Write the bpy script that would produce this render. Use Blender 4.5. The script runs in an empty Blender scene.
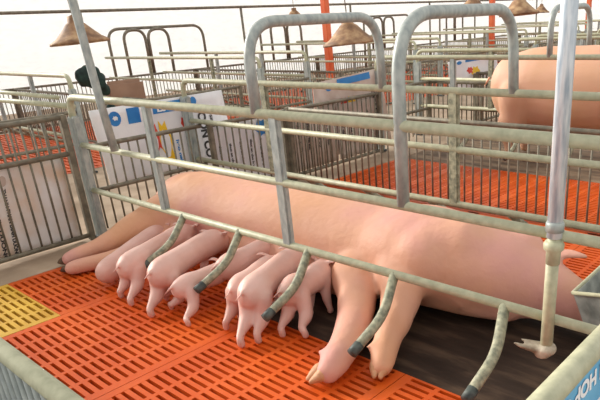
import bpy, bmesh, math, random
from mathutils import Vector, Matrix, noise
random.seed(7)
S = bpy.context.scene
COL = S.collection
# ------------------------------------------------------------ camera, sky, sun, exposure
F_PX, CX, CY = 596.47, 387.83, 263.49
ROLL, TILT, YAW = -0.0533741, 0.3903387, -0.7095191
CAM = Vector((0, 0, 0.95))
fw = Vector((math.sin(YAW)*math.cos(TILT), math.cos(YAW)*math.cos(TILT), -math.sin(TILT)))
s_ = Vector((math.cos(YAW), -math.sin(YAW), 0)); u_ = s_.cross(fw)
rt = math.cos(ROLL)*s_ + math.sin(ROLL)*u_
up = -math.sin(ROLL)*s_ + math.cos(ROLL)*u_
cd = bpy.data.cameras.new('camera'); cam = bpy.data.objects.new('camera', cd); COL.objects.link(cam)
cam.matrix_world = Matrix(((rt.x, up.x, -fw.x, CAM.x), (rt.y, up.y, -fw.y, CAM.y), (rt.z, up.z, -fw.z, CAM.z), (0, 0, 0, 1)))
cd.sensor_width = 36; cd.lens = F_PX/600*36
cd.shift_x = (300-CX)/600; cd.shift_y = (CY-200)/600
cd.clip_start = 0.02; cd.clip_end = 200
S.camera = cam
w = bpy.data.worlds.new('sky'); S.world = w; w.use_nodes = True
bg = w.node_tree.nodes['Background']; bg.inputs['Color'].default_value = (1.0, 0.985, 0.96, 1); bg.inputs['Strength'].default_value = 1.0
def sun(name, direction, strength, angle, col):
    ld = bpy.data.lights.new(name, 'SUN'); ld.energy = strength; ld.angle = angle; ld.color = col
    o = bpy.data.objects.new(name, ld); COL.objects.link(o)
    o.rotation_euler = Vector(direction).to_track_quat('-Z', 'Y').to_euler(); return o
sun('sun', (0.92, 0.20, -0.36), 5.4, math.radians(20), (1, 0.95, 0.86))
S.view_settings.view_transform = 'Standard'; S.view_settings.look = 'None'
S.view_settings.exposure = 0.0; S.view_settings.gamma = 1.0; S.view_settings.use_curve_mapping = False

# ------------------------------------------------------------ helpers
def ray(px, py): return rt*((px-CX)/F_PX) - up*((py-CY)/F_PX) + fw
def at(px, py, z):           # point of the photo at height z
    d = ray(px, py); return CAM + d*((z-CAM.z)/d.z)
def aty(px, py, y):
    d = ray(px, py); return CAM + d*((y-CAM.y)/d.y)

def lin(c): return tuple(((x/255)/12.92 if x/255 < .04045 else (((x/255)+.055)/1.055)**2.4) for x in c) + (1,)
def mat(name, c1, c2=None, scale=8, rough=.5, metal=0, bump=0, detail=4, c3=None, stretch=(1, 1, 1), spec=None, lo=.35, hi=.65, sss=0, bscale=None):
    m = bpy.data.materials.new(name); m.use_nodes = True; nt = m.node_tree; b = nt.nodes['Principled BSDF']
    b.inputs['Roughness'].default_value = rough; b.inputs['Metallic'].default_value = metal
    b.inputs['Base Color'].default_value = lin(c1)
    if spec is not None: b.inputs['Specular IOR Level'].default_value = spec
    if sss:
        b.inputs['Subsurface Weight'].default_value = sss; b.inputs['Subsurface Radius'].default_value = (1, .35, .2); b.inputs['Subsurface Scale'].default_value = .012
    if c2:
        g = nt.nodes.new('ShaderNodeNewGeometry'); mp = nt.nodes.new('ShaderNodeMapping'); mp.inputs['Scale'].default_value = stretch
        nt.links.new(g.outputs['Position'], mp.inputs['Vector'])
        n = nt.nodes.new('ShaderNodeTexNoise'); n.inputs['Scale'].default_value = scale; n.inputs['Detail'].default_value = detail
        nt.links.new(mp.outputs['Vector'], n.inputs['Vector'])
        r = nt.nodes.new('ShaderNodeValToRGB'); r.color_ramp.elements[0].position = lo; r.color_ramp.elements[1].position = hi
        r.color_ramp.elements[0].color = lin(c1); r.color_ramp.elements[1].color = lin(c2)
        if c3: e = r.color_ramp.elements.new((lo+hi)/2); e.color = lin(c3)
        nt.links.new(n.outputs['Fac'], r.inputs['Fac']); nt.links.new(r.outputs['Color'], b.inputs['Base Color'])
        if bump:
            n2 = nt.nodes.new('ShaderNodeTexNoise'); n2.inputs['Scale'].default_value = bscale or scale*4; n2.inputs['Detail'].default_value = 6
            nt.links.new(mp.outputs['Vector'], n2.inputs['Vector'])
            bp = nt.nodes.new('ShaderNodeBump'); bp.inputs['Strength'].default_value = bump; bp.inputs['Distance'].default_value = .004
            nt.links.new(n2.outputs['Fac'], bp.inputs['Height']); nt.links.new(bp.outputs['Normal'], b.inputs['Normal'])
    return m
M = dict(
    rail=mat('cream_galvanised_rail', (164, 164, 136), (190, 188, 158), 40, .5, .0, .12, lo=.3, hi=.7),
    steel=mat('galvanised_steel', (142, 150, 148), (172, 178, 172), 50, .45, .1, .12, stretch=(1, 1, .5)),
    bright=mat('bright_zinc', (160, 176, 190), (226, 232, 236), 90, .4, .15, .15, stretch=(1, 1, .12)),
    dull=mat('weathered_pipe', (112, 114, 96), (166, 164, 138), 60, .6, .1, .3),
    bar=mat('grey_bar', (108, 102, 88), (138, 130, 112), 30, .6, .2, .2),
    darkbar=mat('dark_painted_bar', (58, 66, 70), (96, 100, 98), 20, .5, .2, .2),
    rubber=mat('black_worn_rubber', (40, 46, 46), (84, 92, 86), 30, .6, 0, .3),
    slat=mat('orange_plastic', (204, 80, 18), (222, 98, 30), 5, .45, 0, .1, c3=(212, 88, 24), spec=.35),
    yellow=mat('yellow_plastic', (196, 146, 36), (222, 178, 62), 6, .45, 0, .1),
    pit=mat('dark_pit', (22, 14, 10), (34, 22, 16), 6, .95),
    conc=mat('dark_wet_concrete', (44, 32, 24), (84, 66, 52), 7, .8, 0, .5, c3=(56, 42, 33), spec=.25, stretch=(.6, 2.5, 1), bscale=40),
    browncon=mat('brown_concrete', (86, 68, 52), (146, 124, 100), 6, .8, 0, .4, stretch=(.5, 2.5, 1)),
    aisle=mat('aisle_concrete', (150, 128, 106), (182, 160, 136), 4, .85, 0, .3),
    skin=mat('sow_skin', (212, 158, 122), (208, 150, 142), 1.9, .6, 0, .8, c3=(216, 162, 136), sss=0, bscale=34, spec=.3, detail=8),
    dirty=mat('sow_skin_warm', (204, 156, 122), (212, 162, 136), 3, .62, 0, .2, sss=.1, bscale=60),
    piglet=mat('piglet_skin', (212, 166, 152), (222, 182, 170), 9, .5, 0, .2, sss=.1, bscale=90),
    hoof=mat('hoof_horn', (184, 128, 84), (212, 162, 124), 34, .6, 0, .5),
    darkhoof=mat('dirty_hoof', (66, 50, 38), (110, 84, 62), 30, .7, 0, .3),
    sack=mat('woven_sack_white', (222, 222, 226), (240, 239, 240), 5, .6, 0, .3, c3=(232, 231, 233), bscale=120),
    dirtysack=mat('soiled_sack', (224, 192, 160), (248, 248, 250), 3.2, .65, 0, .3, c3=(234, 228, 224), bscale=120),
    greysack=mat('faded_sack', (186, 164, 150), (212, 198, 188), 6, .7, 0, .3, bscale=120),
    blue=mat('print_blue', (36, 118, 190), (58, 140, 208), 8, .5),
    sky=mat('print_sky_blue', (86, 168, 214), (112, 188, 226), 8, .45),
    yel=mat('print_yellow', (236, 186, 24), (244, 200, 50), 8, .5),
    red=mat('print_red', (206, 60, 44), (222, 84, 60), 8, .5),
    ink=mat('print_ink', (44, 42, 44), (66, 62, 62), 8, .6),
    white=mat('print_white', (236, 240, 242), (244, 246, 248), 8, .5),
    shade=mat('rusty_lamp_shade', (112, 80, 56), (186, 152, 112), 14, .7, 0, .4, c3=(148, 112, 80)),
    column=mat('orange_painted_steel', (226, 96, 50), (240, 126, 76), 5, .45),
    trough=mat('trough_metal', (110, 114, 110), (186, 188, 182), 12, .45, .2, .3, c3=(150, 153, 148)),
    rag=mat('grey_plastic_wrap', (120, 104, 84), (190, 178, 158), 30, .5, 0, .6),
    green=mat('dark_green_cloth', (14, 34, 30), (34, 60, 52), 20, .8, 0, .4),
    brownbox=mat('brown_board', (142, 110, 90), (166, 134, 112), 4, .8),
    hose=mat('brown_hose', (60, 42, 36), (90, 64, 54), 20, .6),
)
def tarp_mat():
    m = bpy.data.materials.new('white_tarpaulin'); m.use_nodes = True; nt = m.node_tree; nt.nodes.clear()
    o = nt.nodes.new('ShaderNodeOutputMaterial'); d = nt.nodes.new('ShaderNodeBsdfDiffuse'); t = nt.nodes.new('ShaderNodeBsdfTranslucent'); a = nt.nodes.new('ShaderNodeMixShader')
    a.inputs[0].default_value = .5
    g = nt.nodes.new('ShaderNodeNewGeometry'); mp = nt.nodes.new('ShaderNodeMapping'); mp.inputs['Scale'].default_value = (1, 3, 9)
    n = nt.nodes.new('ShaderNodeTexNoise'); n.inputs['Scale'].default_value = 3.0; n.inputs['Detail'].default_value = 8
    r = nt.nodes.new('ShaderNodeValToRGB'); r.color_ramp.elements[0].position = .36; r.color_ramp.elements[1].position = .56
    r.color_ramp.elements[0].color = (.92, .93, .94, 1); r.color_ramp.elements[1].color = (.99, .99, .98, 1)
    nt.links.new(g.outputs['Position'], mp.inputs['Vector']); nt.links.new(mp.outputs['Vector'], n.inputs['Vector']); nt.links.new(n.outputs['Fac'], r.inputs['Fac'])
    for x in (d, t): nt.links.new(r.outputs['Color'], x.inputs['Color'])
    nt.links.new(d.outputs[0], a.inputs[1]); nt.links.new(t.outputs[0], a.inputs[2]); nt.links.new(a.outputs[0], o.inputs[0])
    return m
M['tarp'] = tarp_mat()

def link(name, bm, m, parent=None, smooth=True):
    me = bpy.data.meshes.new(name); bmesh.ops.recalc_face_normals(bm, faces=bm.faces); bm.to_mesh(me); bm.free()
    me.materials.append(M[m] if isinstance(m, str) else m)
    if smooth: me.shade_smooth()
    o = bpy.data.objects.new(name, me); COL.objects.link(o)
    if parent: o.parent = parent
    return o
def tag(o, label, cat, group=None, kind=None):
    o['label'] = label; o['category'] = cat
    if group: o['group'] = group
    if kind: o['kind'] = kind
    return o
def empty(name, loc, label, cat, group=None):
    o = bpy.data.objects.new(name, None); COL.objects.link(o); o.location = loc; o.empty_display_size = .05
    return tag(o, label, cat, group)
def struct(name, bm, m, smooth=False):
    o = link(name, bm, m, None, smooth); o['kind'] = 'structure'; return o
def box(bm, x0, y0, z0, x1, y1, z1):
    v = [bm.verts.new(p) for p in ((x0, y0, z0), (x1, y0, z0), (x1, y1, z0), (x0, y1, z0), (x0, y0, z1), (x1, y0, z1), (x1, y1, z1), (x0, y1, z1))]
    for f in ((0, 3, 2, 1), (4, 5, 6, 7), (0, 1, 5, 4), (1, 2, 6, 5), (2, 3, 7, 6), (3, 0, 4, 7)): bm.faces.new([v[i] for i in f])
    return v
def bbox(bm, *a, r=.006):
    b2 = bmesh.new(); box(b2, *a); bmesh.ops.bevel(b2, geom=b2.edges[:], offset=r, segments=2, affect='EDGES')
    me = bpy.data.meshes.new('t'); b2.to_mesh(me); b2.free(); bm.from_mesh(me); bpy.data.meshes.remove(me)
def rounded(pts, r, n=6):
    """polyline with its corners rounded"""
    pts = [Vector(p) for p in pts]; out = [pts[0]]
    for i in range(1, len(pts)-1):
        a, b, c = pts[i-1], pts[i], pts[i+1]
        rr = min(r, (a-b).length*.49, (c-b).length*.49)
        p, q = b+(a-b).normalized()*rr, b+(c-b).normalized()*rr
        for k in range(n+1):
            t = k/n; out.append(p*(1-t)**2 + b*2*t*(1-t) + q*t*t)
    out.append(pts[-1]); return out
def tube(bm, pts, r, seg=12, cap=True):
    pts = [Vector(p) for p in pts]; n = len(pts); rs = r if isinstance(r, (list, tuple)) else [r]*n
    rings = []; prev = None
    for i, p in enumerate(pts):
        d = (pts[min(i+1, n-1)]-pts[max(i-1, 0)]).normalized()
        if prev is None: a = d.orthogonal().normalized()
        else: a = (prev - d*prev.dot(d)).normalized()
        prev = a; b = d.cross(a)
        rings.append([bm.verts.new(p+(a*math.cos(t)+b*math.sin(t))*rs[i]) for t in (2*math.pi*k/seg for k in range(seg))])
    for A, B in zip(rings, rings[1:]):
        for k in range(seg): bm.faces.new((A[k], A[(k+1) % seg], B[(k+1) % seg], B[k]))
    if cap: bm.faces.new(rings[0][::-1]); bm.faces.new(rings[-1])
def T(name, pts, r, m, parent, seg=12):
    bm = bmesh.new(); tube(bm, pts, r, seg); return link(name, bm, m, parent)
def lathe(bm, prof, seg=32, c=(0, 0, 0)):
    rings = [[bm.verts.new((c[0]+r*math.cos(2*math.pi*k/seg), c[1]+r*math.sin(2*math.pi*k/seg), c[2]+z)) for k in range(seg)] for r, z in prof]
    for A, B in zip(rings, rings[1:]):
        for k in range(seg): bm.faces.new((A[k], A[(k+1) % seg], B[(k+1) % seg], B[k]))
def copy_tree(o, parent=None):
    c = o.copy(); COL.objects.link(c); c.parent = parent
    for ch in list(o.children): copy_tree(ch, c)
    return c

# body surfaces: soft union of tapered ellipse chains
def ball(bm, c, rad, rot=None):
    mtx = Matrix.Translation(c) @ (rot.to_4x4() if rot else Matrix()) @ Matrix.Diagonal((*rad, 1))
    bmesh.ops.create_icosphere(bm, subdivisions=3 if max(rad) > .05 else 2, radius=1, matrix=mtx)
def cr(a, b, c, d, t):
    return .5*((2*b) + (c-a)*t + (2*a-5*b+4*c-d)*t*t + (3*b-a-3*c+d)*t**3)
def chain(bm, nodes, step=.35):
    """nodes: (point, radius) or (point, (side radius, vertical radius))"""
    N = []
    for p, r in nodes:
        rr = r if isinstance(r, (tuple, list)) else (r, r); N.append((Vector(p), Vector((rr[0], rr[1], 0))))
    for i in range(len(N)-1):
        a, b, c, d = N[max(i-1, 0)], N[i], N[i+1], N[min(i+2, len(N)-1)]
        L = (c[0]-b[0]).length; k = max(2, int(L/(min(*b[1][:2], *c[1][:2])*step))+1)
        for j in range(k + (i == len(N)-2)):
            t = j/k; p = cr(a[0], b[0], c[0], d[0], t); r = b[1].lerp(c[1], t*t*(3-2*t))
            di = (c[0]-b[0]).normalized(); rot = di.to_track_quat('Y', 'Z').to_matrix()
            ball(bm, p, (r.x, min(r.x, r.y), r.y), rot)
def body(name, fn, m, voxel, smooth=6, parent=None):
    bm = bmesh.new(); fn(bm); me = bpy.data.meshes.new(name); bm.to_mesh(me); bm.free()
    o = bpy.data.objects.new(name, me); COL.objects.link(o)
    r = o.modifiers.new('r', 'REMESH'); r.mode = 'VOXEL'; r.voxel_size = voxel
    s = o.modifiers.new('s', 'SMOOTH'); s.factor = .6; s.iterations = smooth
    dg = bpy.context.evaluated_depsgraph_get(); me2 = bpy.data.meshes.new_from_object(o.evaluated_get(dg))
    o.modifiers.clear(); o.data = me2; me2.name = name; me2.materials.clear(); me2.materials.append(M[m]); me2.shade_smooth()
    if parent: o.parent = parent
    return o

# ------------------------------------------------------------ layout of the pens
PITCH = 2.25
NX = 7.3                    # back divider of the far column stands at x = -NX
NROW = 6
Y0, Y1 = 0.262, 2.53         # dividers of the first pen
CY0, CY1 = 1.236, 1.92      # sides of its crate
XL, XR = -2.96, -0.302      # rear and front divider of the near column
X0t, TX, TY = -2.203, .637, .4222   # slat tile seams
YT = .7125

# ------------------------------------------------------------ the setting
bm = bmesh.new(); box(bm, -12, -2, -.45, 4, 26, -.30); struct('floor', bm, 'pit')
bm = bmesh.new()
box(bm, -4.62, -1.5, -.30, -2.72, 24, -.002)                       # aisle
box(bm, XR-.01, -1.5, -.30, 1.5, 24, -.002); box(bm, -9.2, -1.5, -.3, -NX+.02, 24, -.002)
struct('floor_aisle', bm, 'aisle')
# slatted floor: real slats with open slots between them
def slat_area(bm, x0, x1, y0, y1, seams_x, seams_y, px=.101, py=.02639, th=.028):
    sx = [x0]+[s for s in seams_x if x0+.02 < s < x1-.02]+[x1]
    sy = [y0]+[s for s in seams_y if y0+.02 < s < y1-.02]+[y1]
    for a, b in zip(sx, sx[1:]):
        for c, d in zip(sy, sy[1:]):
            g = .0012
            a1, b1, c1, d1 = a+g, b-g, c+g, d-g
            n = max(1, round((d1-c1)/py)); q = (d1-c1)/n
            for i in range(n):                                      # long slats run along the crate
                y = c1+q*i; wd = q*.57
                if i == 0: box(bm, a1, y-g, -th, b1, y+wd*.5, 0)
                else: box(bm, a1, y-wd*.5+q*.0, -th, b1, y+wd*.5, 0)
            box(bm, a1, d1-q*.26, -th, b1, d1+g, 0)
            a1_, b1_ = a1+.022, b1-.022; m_ = max(1, round((b1_-a1_)/px)); pq = (b1_-a1_)/m_
            for i in range(m_+1):                                   # cross ribs
                x = a1_+pq*i; hw = .0075
                if i == 0: box(bm, a1, c1, -th-.006, a1+.030, d1, .0006)
                elif i == m_: box(bm, b1-.030, c1, -th-.006, b1, d1, .0006)
                else: box(bm, x-hw, c1, -th-.006, x+hw, d1, -.0004)
def seams(k):
    return [X0t+TX*i for i in range(-14, 8)], [YT+PITCH*k+TY*i for i in range(-4, 6)]
bm = bmesh.new(); sx, sy = seams(0)
slat_area(bm, X0t, XR-.01, Y0-.01, YT, sx, sy)
slat_area(bm, -2.71, XR-.01, YT, 1.135, sx, sy)
slat_area(bm, -2.71, -1.566, 1.135, 1.98, sx, sy)
slat_area(bm, -2.71, XR-.01, 1.98, Y1, sx, sy)
struct('floor_orange_slats', bm, 'slat')
bm = bmesh.new(); slat_area(bm, -2.71, X0t-.001, Y0-.01, YT-.001, sx, sy)
struct('floor_yellow_slats', bm, 'yellow')
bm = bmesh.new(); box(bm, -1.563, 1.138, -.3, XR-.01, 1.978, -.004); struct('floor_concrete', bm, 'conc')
for k in range(1, NROW):
    dy = PITCH*k; bm = bmesh.new(); sx, sy = seams(k); c = 1 if k < 3 else 2
    slat_area(bm, -2.71, XR-.01, Y0+dy, 1.12+dy, sx, sy, .101*c, .02639*c)
    slat_area(bm, -2.71, XR-.01, 1.98+dy, Y1+dy, sx, sy, .101*c, .02639*c)
    struct('floor_orange_slats', bm, 'slat')
    bm = bmesh.new(); box(bm, -2.72, 1.12+dy, -.3, XR-.01, 1.98+dy, -.004); struct('floor_concrete', bm, 'browncon')
for k in range(-1, NROW):
    dy = PITCH*k; bm = bmesh.new(); sx, sy = seams(k)
    slat_area(bm, -NX+.02, -4.62, Y0+dy, Y1+dy, sx, sy, .202, .0528)
    struct('floor_orange_slats', bm, 'slat')
# tarpaulin walls at the back and at the far end
def tarp(name, a, b, h):
    bm = bmesh.new(); n = 60; dirv = (Vector(b)-Vector(a)); nrm = Vector((dirv.y, -dirv.x, 0)).normalized()
    g = [[bm.verts.new(Vector(a)+dirv*(i/n)+Vector((0, 0, h*j/8-.3))+nrm*(.03*math.sin(i*1.7)+.015*math.sin(i*.6+j))) for j in range(9)] for i in range(n+1)]
    for i in range(n):
        for j in range(8): bm.faces.new((g[i][j], g[i+1][j], g[i+1][j+1], g[i][j+1]))
    o = struct(name, bm, 'tarp', True); sm = o.modifiers.new('thickness', 'SOLIDIFY'); sm.thickness = .002
    return o
tarp('wall_back', (-9.2, -3, 0), (-9.2, 24, 0), 2.5)
tarp('wall_far', (-9.2, 24, 0), (5, 24, 0), 2.5)

# ------------------------------------------------------------ crates
def crate_tree():
    root = empty('farrowing_crate', (0, 0, 0), '', 'crate')
    zt, zm, zl = .686, .468, .25; R = .0148
    for side, y in ((-1, CY0), (1, CY1)):
        xl = -2.94 if side < 0 else -3.08; xr = -.36
        T('top_rail', rounded([(xl, y, .56), (xl, y, zt), (xr, y, zt)], .085), R*(1.05 if side < 0 else .95), 'rail', root)
        T('middle_rail', [(xl, y, zm), (xr, y, zm)], R*.9, 'rail', root)
        T('lower_rail', [(xl, y, zl), (xr, y, zl)], R*.9, 'rail', root)
        bm = bmesh.new(); bbox(bm, xl-.032, y-.018, .0, xl+.032, y+.018, .60); link('end_post', bm, 'steel', root, False)
        bm = bmesh.new(); bbox(bm, xl-.04, y-.03, 0, xl+.04, y+.03, .014, r=.003); link('foot_plate', bm, 'darkbar', root, False)
        for x, m_ in ((-2.27, 'steel'), (-1.50, 'steel')) if side < 0 else ((-2.38, 'dull'), (-1.28, 'dull')):
            bm = bmesh.new(); bbox(bm, x-.022, y-.012, zl, x+.022, y+.012, zt); link('side_post', bm, m_, root, False)
        for i in range(5):
            x = -.672-.366*i
            pts = rounded([(x, y, zl), (x+.02*-side*-1*0+.035, y+side*.10, .165), (x+.035, y+side*.235, .112)], .05, 5)
            f = T('finger_bar', pts, .0145, 'dull', root)
            q = Vector(pts[-1]); p = Vector(pts[-2]); d = (q-p).normalized()
            T('rubber_tip', [q-d*.03, q+d*.004], .0153, 'rubber', f)
    for i, x in enumerate((-1.586, -.993)):
        z0 = zt if i == 0 else zm
        T('hoop', rounded([(x, CY0, z0), (x, CY0, .958), (x-.05, CY1, .958), (x-.04, CY1, zt)], .17, 12), .0178, 'steel', root, 16)
    # front pole with its collars
    x = -.538
    T('front_pole', [(x, CY0-.024, .47), (x+.004, CY0-.024, 1.32)], .0175, 'bright', root, 20)
    lo = T('pole_foot', [(x-.004, CY0-.024, .17), (x, CY0-.024, .47)], .0150, 'rail', root, 16)
    bm = bmesh.new(); lathe(bm, [(.0, -.03), (.0165, -.03), (.017, .0), (.023, .006), (.024, .018), (.019, .026), (0, .026)], 24, (x, CY0-.024, .436)); link('collar', bm, 'rail', root)
    bm = bmesh.new(); lathe(bm, [(.0, -.012), (.021, -.012), (.021, .006), (.018, .012), (0, .012)], 24, (x, CY0-.024, .497)); link('collar', bm, 'steel', root)
    # rear gate
    for z in (.23, .445): T('gate_rail', [(-2.97, CY0+.02, z), (-2.97, CY1, z)], .012, 'bar', root, 8)
    bm = bmesh.new()
    for i in range(13): tube(bm, [(-2.97, CY0+.05+.05*i, .03), (-2.97, CY0+.05+.05*i, .445)], .005, 6)
    link('gate_bars', bm, 'bar', root)
    return root
crate = crate_tree()
crate['label'] = 'cream and grey pipe crate around the lying sow in the foreground pen'
crate['group'] = 'farrowing crates'
whereA = ['', 'pipe crate around the standing sow at upper right', 'third pipe crate back in the near column, behind the standing sow',
          'fourth pipe crate back in the near column', 'fifth pipe crate back in the near column', 'farthest pipe crate in the near column']
for k in range(1, NROW):
    c = copy_tree(crate); c.location = (-.06*k, PITCH*k, 0); c['label'] = whereA[k]
whereB = ['empty pipe crate at far left across the aisle, beyond the white-sacked divider', 'empty pipe crate across the aisle, second row, above the blue-banded sack',
          'third pipe crate back in the column across the aisle', 'fourth pipe crate back in the column across the aisle', 'fifth pipe crate back in the column across the aisle', 'farthest pipe crate in the column across the aisle']
for k in range(0, NROW):
    c = copy_tree(crate); c.rotation_euler = (0, 0, math.pi); c.location = (-7.42, CY0+CY1+PITCH*k, 0); c['label'] = whereB[k]
    for ch in list(c.children):
        if ch.name.startswith(('front_pole', 'collar', 'pole_foot', 'hoop')): bpy.data.objects.remove(ch)
# rag wrapped around the foot of the foreground pole
def ragfn(bm):
    ball(bm, Vector((-.542, CY0-.024, .178)), (.027, .027, .018)); ball(bm, Vector((-.548, CY0-.03, .166)), (.022, .022, .013))
    chain(bm, [((-.555, CY0-.04, .178), .012), ((-.585, CY0-.055, .183), .007), ((-.606, CY0-.065, .192), .004)])
    chain(bm, [((-.56, CY0-.03, .186), .009), ((-.597, CY0-.045, .195), .004)])
o = body('wrapping_rag', ragfn, 'rag', .004, 2); tag(o, 'crumpled pale plastic rag wrapped round the foot of the front pole', 'rag')

# ------------------------------------------------------------ dividers
def divider(p0, p1, zs, label, m='bar', pitch=.047, posts=True, ztop=None, r=.0125, group='pen dividers', botm=None):
    p0, p1 = Vector((*p0, 0)), Vector((*p1, 0)); L = (p1-p0).length; d = (p1-p0)/L
    root = empty('divider_panel', (p0+p1)/2, label, 'fence', group); off = root.location
    for z in zs: T('rail', [p0+Vector((0, 0, z))-off, p1+Vector((0, 0, z))-off], r if z > .1 else .012, botm or m, root, 8)
    bm = bmesh.new(); n = int(L/pitch); zt = ztop or zs[-1]; sd = Vector((d.y, -d.x, 0))*.0
    for i in range(1, n): tube(bm, [p0+d*(L*i/n)+Vector((0, 0, zs[0]))-off, p0+d*(L*i/n)+Vector((0, 0, zt))-off], .0052, 6)
    link('bars', bm, m, root)
    if posts:
        for q in (p0, p1):
            b = bmesh.new(); c = q-off; bbox(b, c.x-.014, c.y-.014, 0, c.x+.014, c.y+.014, zt+.012, r=.003); link('post', b, m, root, False)
    return root
divider((XL, Y0), (XL, 1.195), (.025, .432, .60), 'grey barred divider at far left with the big white sack behind it', pitch=.045)
divider((XL, 1.97), (XL, Y1-.02), (.025, .44), 'short barred divider beyond the crate end, left of the middle post', pitch=.045)
divider((XL+.03, Y1), (XR-.02, Y1), (.02, .315, .455), 'barred divider right behind the lying sow', pitch=.05)
d = divider((XL+.02, Y0), (XR-.06, Y0), (.02, .43), 'divider in the near left corner with a thick cream top rail', m='steel', pitch=.035, r=.017)
for ch in d.children:
    if ch.name.startswith('rail') and ch.data.vertices[0].co.z > .2: ch.data.materials[0] = M['rail']
d = divider((XR, Y0), (XR, 1.19), (.02, .43), 'divider in the near right corner under a blue printed sack', pitch=.05, r=.020)
for ch in d.children:
    if ch.name.startswith('rail') and ch.data.vertices[0].co.z > .2: ch.data.materials[0] = M['rail']
ordn = ['first', 'second', 'third', 'fourth', 'fifth', 'sixth', 'seventh']
for k in range(1, NROW):
    dy = PITCH*k
    divider((XL, Y0+dy+.02), (XL, 1.195+dy), (.02, .44), 'barred divider on the aisle side of the %s pen back in the near column' % ordn[k])
    divider((XL+.03, Y1+dy), (XR-.02, Y1+dy), (.02, .315, .455), 'barred divider behind the %s pen back in the near column' % ordn[k])
    divider((XR, Y0+dy+.02), (XR, 1.19+dy), (.02, .43), 'barred divider at the trough end of the %s pen back' % ordn[k])
for k in range(0, NROW):
    dy = PITCH*k
    divider((-4.6, Y0+dy+.02), (-4.6, 1.19+dy), (.02, .44), 'barred divider facing the aisle, %s pen of the far column' % ordn[k])
    divider((-4.63, Y1+dy), (-NX+.03, Y1+dy), (.02, .44), 'barred divider between far column pens, behind the %s one' % ordn[k])
    divider((-NX, Y0+dy+.02), (-NX, Y1+dy-.02), (.02, .44), 'barred divider along the white tarpaulin wall, %s pen of the far column' % ordn[k])

divider((-3.05, 4.205), (-1.9, 4.205), (.04, .235, .44), 'short barred panel just beyond the standing sow, seen left of her rump', pitch=.045)

# ------------------------------------------------------------ back guard rail with arches
g = empty('guard_rail', (-NX-.17, 10, 0), 'long dark pipe rail on posts along the white tarpaulin wall', 'railing')
T('pipe', [(0, -12, 1.195), (0, 13, 1.195)], .017, 'bar', g, 8)
for k in range(-1, NROW): T('post', [(0, 3.5-10+2.29*k, .0), (0, 3.5-10+2.29*k, 1.195)], .017, 'bar', g, 8)
arch = None
archlab = ['pair of slim arched pipes left of the big foreground hoop, against white wall', 'second pair of slim arched pipes back, seen through the first big hoop',
           'third pair of slim arched pipes back along the white wall', 'fourth pair of slim arched pipes back along the white wall']
for k in range(4):
    if k == 0:
        a = empty('arched_guard', (0, 0, 0), '', 'railing', 'arched guards at the back wall')
        for y in (0, .32): T('arch', rounded([(0, y, .44), (0, y, .965), (0, y+.28, .965), (0, y+.28, .44)], .13, 8), .018, 'bar', a, 8)
        T('side_frame', rounded([(-.045, -.17, .0), (-.045, -.17, .985), (-.045, 1.15, .985), (-.045, 1.15, .44)], .16, 8), .017, 'bar', a, 8)
        arch = a
    else: a = copy_tree(arch)
    a.location = (-NX-.05, 3.90+2.29*k, 0); a['label'] = archlab[k]
# orange columns carrying the lamp beam
for (px, dist, lab) in ((326, 9.0, 'orange steel column behind the first big hoop'), (492, 12.5, 'orange steel column behind the top of the second big hoop'), (588, 15, 'orange steel column at the far right edge, behind the front pole')):
    dd = ray(px, 20).normalized(); P = CAM+dd*dist
    c = empty('column', (P.x, P.y, 0), lab, 'column', 'orange columns')
    bm = bmesh.new(); bbox(bm, -.045, -.045, 0, .045, .045, 3.2, r=.006); link('shaft', bm, 'column', c, False)
    bm = bmesh.new(); bbox(bm, -.11, -.11, 0, .11, .11, .02, r=.004); link('base_plate', bm, 'column', c, False)

# ------------------------------------------------------------ hanging lamps
lamp = None
def place_lamp(px, py, dist, dia, label):
    global lamp
    P = CAM+ray(px, py).normalized()*dist
    if lamp is None:
        l = empty('heat_lamp', (0, 0, 0), '', 'lamp', 'hanging lamps')
        bm = bmesh.new()
        lathe(bm, [(.012, .135), (.03, .13), (.034, .10), (.05, .088), (.08, .055), (.115, .024), (.15, .004), (.152, -.008), (.146, -.004), (.11, .016), (.075, .046), (.045, .078), (.02, .09)], 40)
        for v in bm.verts: v.co += Vector(v.co.xyz).normalized()*0.006*noise.noise(v.co*30)
        link('lamp_shade', bm, 'shade', l)
        T('cord', [(0, 0, .12), (0, 0, 1.9)], .003, 'bar', l, 6)
        bm = bmesh.new(); bmesh.ops.create_uvsphere(bm, u_segments=16, v_segments=10, radius=.034, matrix=Matrix.Translation((0, 0, .045))); link('bulb', bm, 'white', l)
        lamp = l
    else: l = copy_tree(lamp)
    l.location = P; l.rotation_euler = (0.05, .04, px); s = dia/.3; l.scale = (s, s, s); l['label'] = label
place_lamp(350, 43, 3.65, .31, 'rusty conical lamp hanging inside the first big hoop')
place_lamp(80, 42, 4.2, .33, 'rusty conical lamp behind the leaning pole at upper left')
place_lamp(295, 19, 8.5, .30, 'small lamp cap peeking above the top of the first hoop')
place_lamp(473, 8, 7.0, .30, 'lamp above the top bar of the second big hoop')
place_lamp(519, 14, 5.0, .30, 'wide conical lamp right of the second big hoop')
place_lamp(541, 12, 12.0, .30, 'small distant lamp between the second hoop and front pole')
place_lamp(566, 12, 13.0, .30, 'faint distant lamp just left of the front pole')

# leaning support pole on the foreground crate, upper left
p = T('support_pole', [aty(115, 151, CY0-.03), aty(100, 101, CY0-.04), aty(72, -2, CY0-.06), aty(45, -105, CY0-.08)], .0165, 'steel', None)
tag(p, 'slim grey pole rising out of the picture at upper left', 'pole')
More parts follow.
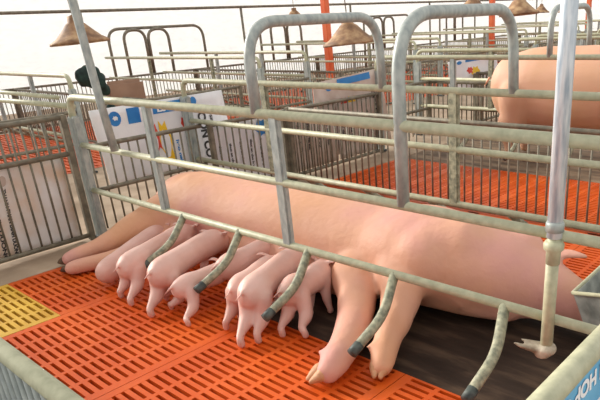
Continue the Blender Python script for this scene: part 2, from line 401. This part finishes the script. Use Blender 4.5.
# tie bars across the aisle at the far left
T('tie_bar', [(-4.5, CY0-.03, .69), (-2.98, CY0-.03, .686)], .010, 'rail', None)
tag(bpy.data.objects['tie_bar'], 'upper thin cream bar crossing the aisle at far left', 'bar')
o = T('tie_bar', [(-4.5, CY0+.03, .625), (-2.98, CY0+.03, .637)], .013, 'rail', None); tag(o, 'lower thick cream bar crossing the aisle at far left', 'bar')

# ------------------------------------------------------------ feed sacks
def sheet(name, corners, m, parent=None, nu=14, nv=10, amp=.006, th=.004, seed=0):
    """soft cloth between four corners: top-left, top-right, bottom-right, bottom-left"""
    a, b, c, d = [Vector(p) for p in corners]; bm = bmesh.new(); nrm = (b-a).cross(d-a).normalized()
    if nrm.dot(CAM-a) < 0: nrm = -nrm
    def pt(u, v):
        p = (a*(1-u)+b*u)*(1-v)+(d*(1-u)+c*u)*v
        return p+nrm*amp*noise.noise(Vector((u*3+seed, v*3, seed*1.7)))*2
    g = [[bm.verts.new(pt(i/nu, j/nv)) for j in range(nv+1)] for i in range(nu+1)]
    for i in range(nu):
        for j in range(nv): bm.faces.new((g[i][j], g[i+1][j], g[i+1][j+1], g[i][j+1]))
    ret = bmesh.ops.extrude_face_region(bm, geom=bm.faces[:])
    for v in [x for x in ret['geom'] if isinstance(x, bmesh.types.BMVert)]: v.co -= nrm*th
    return link(name, bm, m, parent), pt, nrm
def patch(name, pt, nrm, u0, v0, u1, v1, m, parent, n=6, lift=.0015, shape=None, sign=1):
    """flat print following the sack's folds"""
    bm = bmesh.new()
    if shape is None:
        g = [[bm.verts.new(pt(u0+(u1-u0)*i/n, v0+(v1-v0)*j/n)+nrm*lift*sign) for j in range(n+1)] for i in range(n+1)]
        for i in range(n):
            for j in range(n): bm.faces.new((g[i][j], g[i+1][j], g[i+1][j+1], g[i][j+1]))
    else:
        bm.faces.new([bm.verts.new(pt(u0+(u1-u0)*x, v0+(v1-v0)*y)+nrm*lift*sign) for x, y in shape])
        bmesh.ops.triangulate(bm, faces=bm.faces[:])
    return link(name, bm, m, parent)
def lettering(text, pt, nrm, o, ex, ey, m, parent, sign=1, lift=.002):
    """text laid on the sheet: o = (u,v) of the text origin, ex / ey = (u,v) steps for one em across / up"""
    cu = bpy.data.curves.new('t', 'FONT'); cu.body = text; cu.size = 1; cu.offset = .045; ob = bpy.data.objects.new('t', cu); COL.objects.link(ob)
    dg = bpy.context.evaluated_depsgraph_get(); me = bpy.data.meshes.new_from_object(ob.evaluated_get(dg)); bpy.data.objects.remove(ob)
    for v in me.vertices:
        x, y = v.co.x, v.co.y; v.co = pt(o[0]+ex[0]*x+ey[0]*y, o[1]+ex[1]*x+ey[1]*y)+nrm*lift*sign
    me.materials.clear(); me.materials.append(M[m]); me.name = 'lettering'
    q = bpy.data.objects.new('lettering', me); COL.objects.link(q); q.parent = parent; return q
circ = [(.5+.5*math.cos(a*math.pi/8), .5+.5*math.sin(a*math.pi/8)) for a in range(16)]
blob = [(.3, .0), (.5, .12), (.75, .02), (.8, .2), (1, .4), (.8, .6), (.9, .95), (.55, .85), (.3, 1), (.25, .7), (0, .5), (.2, .3)]
def atx(px, py, x):
    d = ray(px, py); return CAM + d*((x-CAM.x)/d.x)
# white sack behind the left divider
o, pt, nr = sheet('feed_sack', [atx(-60, 176, -2.985), atx(60, 157, -2.985), atx(82, 240, -2.985), atx(-52, 272, -2.985)], 'dirtysack', seed=3)
tag(o, 'large soiled white sack hung behind the bars at far left', 'sack', 'feed sacks')
def uvx(pt, px, py, x):      # nearest u,v of the sheet to a photo point
    P = atx(px, py, x); best = min(((pt(i/60, j/60)-P).length, i/60, j/60) for i in range(61) for j in range(61)); return best[1:]
for (ax, ay), (bx, by), txt in (((1, 190), (16, 258), 'THANH PHAN DINH DUONG'), ((-7, 208), (4, 262), 'DINH DUONG')):
    A = uvx(pt, ax, ay, -2.985); B = uvx(pt, bx, by, -2.985); n = len(txt)*.62
    lettering(txt, pt, nr, A, ((B[0]-A[0])/n, (B[1]-A[1])/n), (.04, -.007), 'ink', o)
patch('printed_ring', pt, nr, *uvx(pt, -3, 176, -2.985), *[a+b for a, b in zip(uvx(pt, -3, 176, -2.985), (.06, .12))], 'greysack', o, shape=circ)
# blue-banded sack on the rear gate
X = -3.115
o, pt, nr = sheet('feed_sack', [atx(88, 111, X), atx(222, 90, X), atx(236, 160, X), atx(112, 188, X)], 'sack', seed=5)
tag(o, 'white sack with blue band and yellow figure behind the crate rear gate', 'sack', 'feed sacks')
patch('blue_band', pt, nr, .42, .03, .69, .17, 'blue', o); patch('blue_band', pt, nr, .235, .04, .325, .24, 'blue', o)
patch('blue_badge', pt, nr, .105, .05, .19, .24, 'blue', o, shape=circ); patch('blue_badge', pt, nr, .71, .02, .76, .14, 'blue', o, shape=circ)
patch('white_mark', pt, nr, .13, .11, .17, .17, 'white', o, shape=blob, lift=.003)
lettering('LS', pt, nr, (.45, .145), (.07, 0), (0, -.11), 'white', o, lift=.003)
patch('yellow_figure', pt, nr, .41, .26, .52, .90, 'yel', o, shape=blob); patch('red_figure', pt, nr, .375, .28, .43, .66, 'red', o, shape=blob, lift=.0022)
patch('red_mark', pt, nr, .61, .26, .645, .44, 'red', o, shape=blob)
lettering('CON CO', pt, nr, (.755, .24), (.0, .155), (.085, 0), 'ink', o)
lettering('SIEU CAO', pt, nr, (.85, .30), (.0, .09), (.028, 0), 'ink', o); lettering('heo nai', pt, nr, (.54, .55), (.0, .1), (.03, 0), 'blue', o)
# sacks tied to the aisle divider beyond the crate
X = XL-.024
o, pt, nr = sheet('feed_sack', [(X, 1.98, .425), (X, 2.47, .425), (X, 2.47, .04), (X, 1.98, .04)], 'sack', seed=8, nu=18, amp=.004)
tag(o, 'white sack tied behind the bars just left of the middle post, blue patch on top', 'sack', 'feed sacks')
patch('blue_patch', pt, nr, .62, .02, .9, .30, 'blue', o, shape=blob)
for i in range(6): lettering('thuc an cho heo', pt, nr, (.10+.15*i, .30), (.0, .07), (.045, 0), 'ink', o)
for y0_, sd, tx in ((2.60, 9, 'brownish faded sack tied behind bars just right of the middle post'), (3.02, 10, 'second brownish faded sack behind the bars, left of the second big hoop')):
    o, pt, nr = sheet('feed_sack', [(X, y0_, .41), (X, y0_+.40, .41), (X, y0_+.40, .03), (X, y0_, .03)], 'greysack', seed=sd, nu=18, amp=.004)
    tag(o, tx, 'sack', 'feed sacks')
    for i in range(4): lettering('thuc an gia suc', pt, nr, (.10+.22*i, .20), (.0, .08), (.07, 0), 'ink', o)
# sacks on the aisle side further back
X = XL-.045
for (a, b, c_, d_, sd, lab) in (((313, 84), (380, 68), (392, 140), (318, 160), 2, 'white sack with blue strip and yellow figure seen through the first big hoop'),
                       ((448, 62), (497, 54), (499, 82), (450, 96), 4, 'white sack with blue strip seen inside the second big hoop')):
    o, pt, nr = sheet('feed_sack', [atx(*a, X), atx(*b, X), atx(*c_, X), atx(*d_, X)], 'sack' if sd == 4 else 'greysack', seed=sd)
    tag(o, lab, 'sack', 'feed sacks')
    patch('blue_strip', pt, nr, .33, .015, .82, .10, 'blue', o); patch('blue_badge', pt, nr, .16, .03, .26, .14, 'blue', o, shape=circ)
    patch('yellow_figure', pt, nr, .42, .26, .60, .70, 'yel', o, shape=blob); patch('red_figure', pt, nr, .34, .26, .47, .48, 'red', o, shape=blob, lift=.0022)
    lettering('CON CO', pt, nr, (.80, .25), (.0, .12), (.06, 0), 'ink', o)
# printed sack on the near right divider (seen from the outside)
X = XR+.016
o, pt, nr = sheet('feed_sack', [(X, .45, .428), (X, 1.15, .428), (X+.012, 1.15, .02), (X+.012, .45, .02)], 'sack', seed=6, amp=.003)
tag(o, 'sky blue and white sack on the near right corner rail, lettered HON HOP', 'sack', 'feed sacks')
patch('sky_blue_band', pt, nr, .0, .0, 1, .20, 'sky', o, n=16)
lettering('HON HOP', pt, nr, (.69, .035), (-.056, 0), (0, .095), 'white', o, lift=.003)
lettering('CAO', pt, nr, (.42, .04), (-.11, 0), (0, .15), 'white', o, lift=.003)
# sack behind the near left divider
o, pt, nr = sheet('feed_sack', [(-1.6, Y0+.018, .41), (-.7, Y0+.018, .41), (-.7, Y0+.018, .05), (-1.6, Y0+.018, .05)], 'sack', seed=12, amp=.003)
tag(o, 'pale sack behind the bars in the near left corner', 'sack', 'feed sacks')

# ------------------------------------------------------------ feed trough
t = empty('feed_trough', (-.585, 1.66, 0), 'grey sheet metal feed trough by the sow head at right edge', 'trough')
bm = bmesh.new()
top = [(-.015, -.16, .20), (.20, -.24, .27), (.20, .16, .27), (-.015, .12, .21)]; bot = [(.05, -.13, .01), (.18, -.17, .01), (.18, .12, .01), (.05, .09, .01)]
inn = [Vector(p)+Vector(((.008 if p[0] < .1 else -.008), (.008 if p[1] < 0 else -.008), 0)) for p in top]; inb = [Vector(p)+Vector((0, 0, .012)) for p in bot]
V = [[bm.verts.new(p) for p in L] for L in (bot, top, inn, inb)]
for A, B in zip(V, V[1:]):
    for i in range(4): bm.faces.new((A[i], A[(i+1) % 4], B[(i+1) % 4], B[i]))
bm.faces.new(V[0][::-1]); bm.faces.new(V[3])
link('bowl', bm, 'trough', t, False)
T('rim', rounded([Vector(p) for p in top]+[Vector(top[0])], .01, 2), .006, 'rail', t, 8)

# ------------------------------------------------------------ odds and ends across the aisle
def clothfn(bm):
    P = atx(90, 84, -4.66)
    for i in range(46):
        t = random.random(); q = P+Vector((random.uniform(-.03, .03), -.06+.20*t+random.uniform(-.02, .02), .06-.34*t*t*random.random()+random.uniform(-.03, .03)))
        ball(bm, q, (random.uniform(.02, .035), random.uniform(.025, .045), random.uniform(.025, .055)))
o = body('work_cloth', clothfn, 'green', .012, 2); tag(o, 'dark green cloth bunched behind the leaning pole at upper left', 'cloth')
P = atx(128, 92, -5.0)
bm = bmesh.new(); bbox(bm, -.03, -.19, -.15, .03, .15, .10, r=.028); o = link('backing_board', bm, 'brownbox', None, False); o.location = P
tag(o, 'brown board standing behind rails left of the blue-banded sack', 'board')

# ------------------------------------------------------------ the lying sow
def sowfn(bm):
    chain(bm, [((-2.66, 1.55, .155), (.085, .085)), ((-2.55, 1.53, .175), (.17, .14)), ((-2.35, 1.53, .18), (.205, .155)), ((-2.1, 1.55, .172), (.20, .155)),
               ((-1.8, 1.56, .172), (.20, .155)), ((-1.5, 1.57, .165), (.19, .15)), ((-1.36, 1.575, .165), (.185, .148)), ((-1.18, 1.575, .178), (.20, .168)), ((-1.03, 1.59, .170), (.18, .160)),
               ((-.91, 1.60, .155), (.15, .142)), ((-.82, 1.62, .135), (.115, .118)), ((-.745, 1.635, .12), (.09, .10)), ((-.67, 1.64, .105), (.07, .08)), ((-.61, 1.64, .09), (.05, .06)), ((-.575, 1.635, .085), (.045, .05))], .22)
    # udder along the belly
    chain(bm, [((-2.25, 1.43, .09), (.07, .07)), ((-2.0, 1.41, .09), (.075, .075)), ((-1.7, 1.41, .09), (.08, .08)), ((-1.45, 1.42, .09), (.085, .085)), ((-1.32, 1.43, .09), (.075, .075))], .3)
    # shoulder blade and brisket
    chain(bm, [((-1.10, 1.52, .21), (.12, .125)), ((-1.00, 1.55, .22), (.11, .12))], .3)
    chain(bm, [((-1.2, 1.49, .10), (.075, .08)), ((-1.0, 1.52, .09), (.07, .075)), ((-.84, 1.56, .08), (.065, .065))], .3)
    # hind legs: hip, stifle, hock, pastern, toes
    chain(bm, [((-2.42, 1.50, .20), .135), (at(172, 212, .16), .105), (at(140, 226, .12), .073), (at(112, 241, .085), .050), (at(95, 248, .065), .038), (at(78, 255, .05), .037), (at(69, 259, .04), .033)], .3)
    chain(bm, [((-2.40, 1.40, .09), .09), (at(172, 240, .06), .06), (at(135, 252, .05), .046), (at(110, 259, .04), .038), (at(88, 264, .035), .035), (at(72, 268, .035), .032)], .3)
    # front legs
    chain(bm, [((-1.28, 1.52, .15), .13), (at(356, 272, .12), .082), (at(357, 298, .095), .066), (at(354, 322, .07), .058), (at(346, 343, .058), .050), (at(336, 360, .05), .046), (at(328, 372, .035), .037)], .3)
    chain(bm, [((-1.10, 1.50, .19), .135), (at(402, 262, .17), .098), (at(402, 290, .13), .070), (at(396, 316, .10), .056), (at(388, 338, .07), .044), (at(384, 354, .05), .041), (at(382, 366, .035), .034)], .3)
    # dew claws
    for q in (at(321, 352, .065), at(369, 346, .075), at(83, 249, .075)): ball(bm, q, (.014, .014, .013))
    # ears
    chain(bm, [((-.93, 1.64, .25), (.04, .018)), ((-.875, 1.67, .268), (.055, .014)), ((-.825, 1.69, .262), (.045, .012)), ((-.785, 1.69, .238), (.022, .010))], .3)
    chain(bm, [((-.80, 1.69, .20), (.03, .014)), ((-.72, 1.71, .225), (.035, .013)), ((-.655, 1.72, .225), (.016, .010))], .3)
    # teats
    for i in range(9):
        x = -2.25+.14*i; chain(bm, [((x, 1.35, .11), .014), ((x, 1.325, .11), .008)])
    chain(bm, [(at(459, 303, .08), .016), (at(461, 305, .08)+Vector((0, -.012, 0)), .010)])
sow = body('sow', sowfn, 'skin', .011, 7)
tag(sow, 'large pink sow lying on her side in the foreground crate, legs stretched toward the viewer', 'pig')
def hooves(px, py, z, ang, m, parent, s=1.0):
    P = at(px, py, z)
    for sd in (-1, 1):
        def f(bm, sd=sd):
            a = Vector((math.cos(ang), math.sin(ang), 0)); b = Vector((-a.y, a.x, 0))
            chain(bm, [(P+b*sd*.009*s-a*.02*s, .021*s), (P+b*sd*.011*s+a*.012*s, .018*s), (P+b*sd*.008*s+a*.046*s+Vector((0, 0, -.012)), .007*s)])
        body('hoof', f, m, .004, 2, parent)
hooves(327, 370, .036, math.radians(-108), 'hoof', sow, 1.2); hooves(382, 363, .034, math.radians(-65), 'hoof', sow, 1.15)
hooves(68, 260, .03, math.radians(205), 'darkhoof', sow); hooves(70, 268, .026, math.radians(205), 'darkhoof', sow, .9)

# ------------------------------------------------------------ the standing sow in the second pen
def sow2fn(bm):
    y = 3.84
    chain(bm, [((-2.12, y, .44), (.11, .17)), ((-2.02, y, .455), (.18, .24)), ((-1.83, y, .46), (.21, .27)), ((-1.5, y, .46), (.22, .275)), ((-1.15, y, .49), (.20, .22)), ((-.95, y, .50), (.17, .20)),
               ((-.78, y, .47), (.13, .16)), ((-.64, y, .40), (.10, .12)), ((-.54, y, .33), (.06, .07))], .22)
    for sd in (-1, 1):
        chain(bm, [((-1.97, y+sd*.10, .42), .14), ((-1.99, y+sd*.11, .28), .105), ((-2.08, y+sd*.11, .20), .045), ((-2.04, y+sd*.11, .10), .034), ((-2.02, y+sd*.11, .035), .038)], .3)
        chain(bm, [((-1.05, y+sd*.11, .40), .10), ((-1.04, y+sd*.12, .25), .055), ((-1.05, y+sd*.12, .12), .036), ((-1.03, y+sd*.12, .035), .038)], .3)
        chain(bm, [((-.74, y+sd*.11, .55), (.03, .03)), ((-.66, y+sd*.15, .52), (.05, .018)), ((-.60, y+sd*.16, .45), (.02, .012))], .3)
    chain(bm, [((-2.26, y, .52), .016), ((-2.29, y-.01, .47), .011), ((-2.28, y-.01, .42), .007)], .4)
    chain(bm, [((-1.8, y, .30), (.10, .06)), ((-1.4, y, .29), (.11, .06))], .3)
o = body('sow', sow2fn, 'dirty', .014, 6); tag(o, 'pink sow standing in the second pen at upper right, rump toward the left', 'pig')

# ------------------------------------------------------------ piglets
def piglet(label, rump, mid, shoulder, snout, hind, fore, r=1.0, tail=True, ears=True):
    """every point is (px, py, z); hind / fore = feet as (px, py) on the floor, or None"""
    r *= .88; R_, Mi, Sh, Sn = [at(*q) for q in (rump, mid, shoulder, snout)]
    ax = (Sh-R_); ax.z = 0; ax.normalize(); sd = Vector((-ax.y, ax.x, 0))
    def f(bm):
        hd = (Sn-Sh)
        chain(bm, [(R_-ax*.008, (.044*r, .05*r)), (R_+ax*.028, (.055*r, .062*r)), (Mi, (.048*r, .054*r)), (Sh, (.052*r, .058*r)), (Sh+hd*.35, (.042*r, .046*r)), (Sh+hd*.62, (.034*r, .034*r)), (Sn, (.018*r, .019*r))], .25)
        for P0, feet, back in ((R_+ax*.02, hind, 1), (Sh-ax*.0, fore, 0)):
            for i, q in enumerate(feet):
                if not q: continue
                Ft = at(q[0], q[1], .008); s = -1 if i == 0 else 1
                top = P0 + sd*s*.03*r + Vector((0, 0, -.012)); k = top.lerp(Ft, .5) + (ax*.016 if back else -ax*.004)
                hk = top.lerp(Ft, .74) - (ax*.010 if back else Vector())
                chain(bm, [(top, (.036*r, .044*r) if back else .030*r), (k, .028*r if back else .020*r), (hk, .0155*r), (Ft+Vector((0, 0, .022)), .0125*r), (Ft+Vector((0, 0, .004))+ax*.004, .0145*r)], .3)
        if ears:
            for s in (-1, 1):
                e = Sh+hd*.40+sd*s*.034*r+Vector((0, 0, .036*r))
                chain(bm, [(e, (.012, .008)), (e+sd*s*.018-hd.normalized()*.014+Vector((0, 0, .012)), (.016, .005)), (e+sd*s*.03-hd.normalized()*.03+Vector((0, 0, .01)), (.006, .004))], .4)
        if tail:
            b0 = R_-ax*.045*r+Vector((0, 0, .03*r))
            chain(bm, [(b0, .007), (b0-ax*.018+Vector((0, 0, -.008)), .005), (b0-ax*.026+sd*.012+Vector((0, 0, -.022)), .004)], .5)
    o = body('piglet', f, 'piglet', .0052, 5); tag(o, label, 'piglet', 'piglets nursing at the sow'); return o
piglet('piglet with pale rump down on the slats, leftmost of the litter', (106, 272, .065), (130, 252, .085), (152, 237, .095), (178, 222, .10), [None, None], [None, None], .95, False)
piglet('piglet standing second from left, just right of the lowest-crouched one', (128, 267, .125), (152, 251, .13), (180, 236, .13), (206, 228, .11), [(131, 305), (121, 297)], [(165, 275), None], 1.0)
piglet('pale broad-backed piglet in front of the leftmost finger bar', (160, 274, .135), (185, 257, .145), (210, 243, .14), (232, 240, .11), [(166, 299), (151, 316)], [None, (205, 280)], 1.08)
piglet('small piglet with short tail tucked right of the broad-backed one', (182, 288, .105), (200, 280, .105), (216, 274, .10), (238, 262, .09), [(188, 326), (171, 309)], [None, None], .85)
piglet('piglet reaching behind the second finger bar, body in the back row', (226, 268, .12), (248, 257, .13), (268, 248, .13), (292, 246, .11), [None, None], [None, None], 1.0)
piglet('piglet between second and third finger bars, half behind its neighbour', (238, 291, .13), (252, 279, .13), (266, 269, .125), (290, 257, .10), [(240, 318), (226, 329)], [None, None], .95)
piglet('piglet seen from behind with rump just left of the third finger bar', (251, 294, .145), (270, 277, .15), (288, 264, .15), (314, 253, .12), [(258, 342), (241, 346)], [(268, 318), None], 1.08)
piglet('rightmost piglet, side on, standing behind the third finger bar', (290, 292, .13), (305, 284, .135), (318, 276, .13), (328, 258, .10), [(305, 337), (282, 336)], [(330, 312), (310, 314)], 1.0)
piglet('piglet head and shoulder squeezed behind the broad-backed piglet', (196, 250, .10), (204, 243, .11), (212, 238, .11), (226, 228, .10), [None, None], [None, None], .8, False)
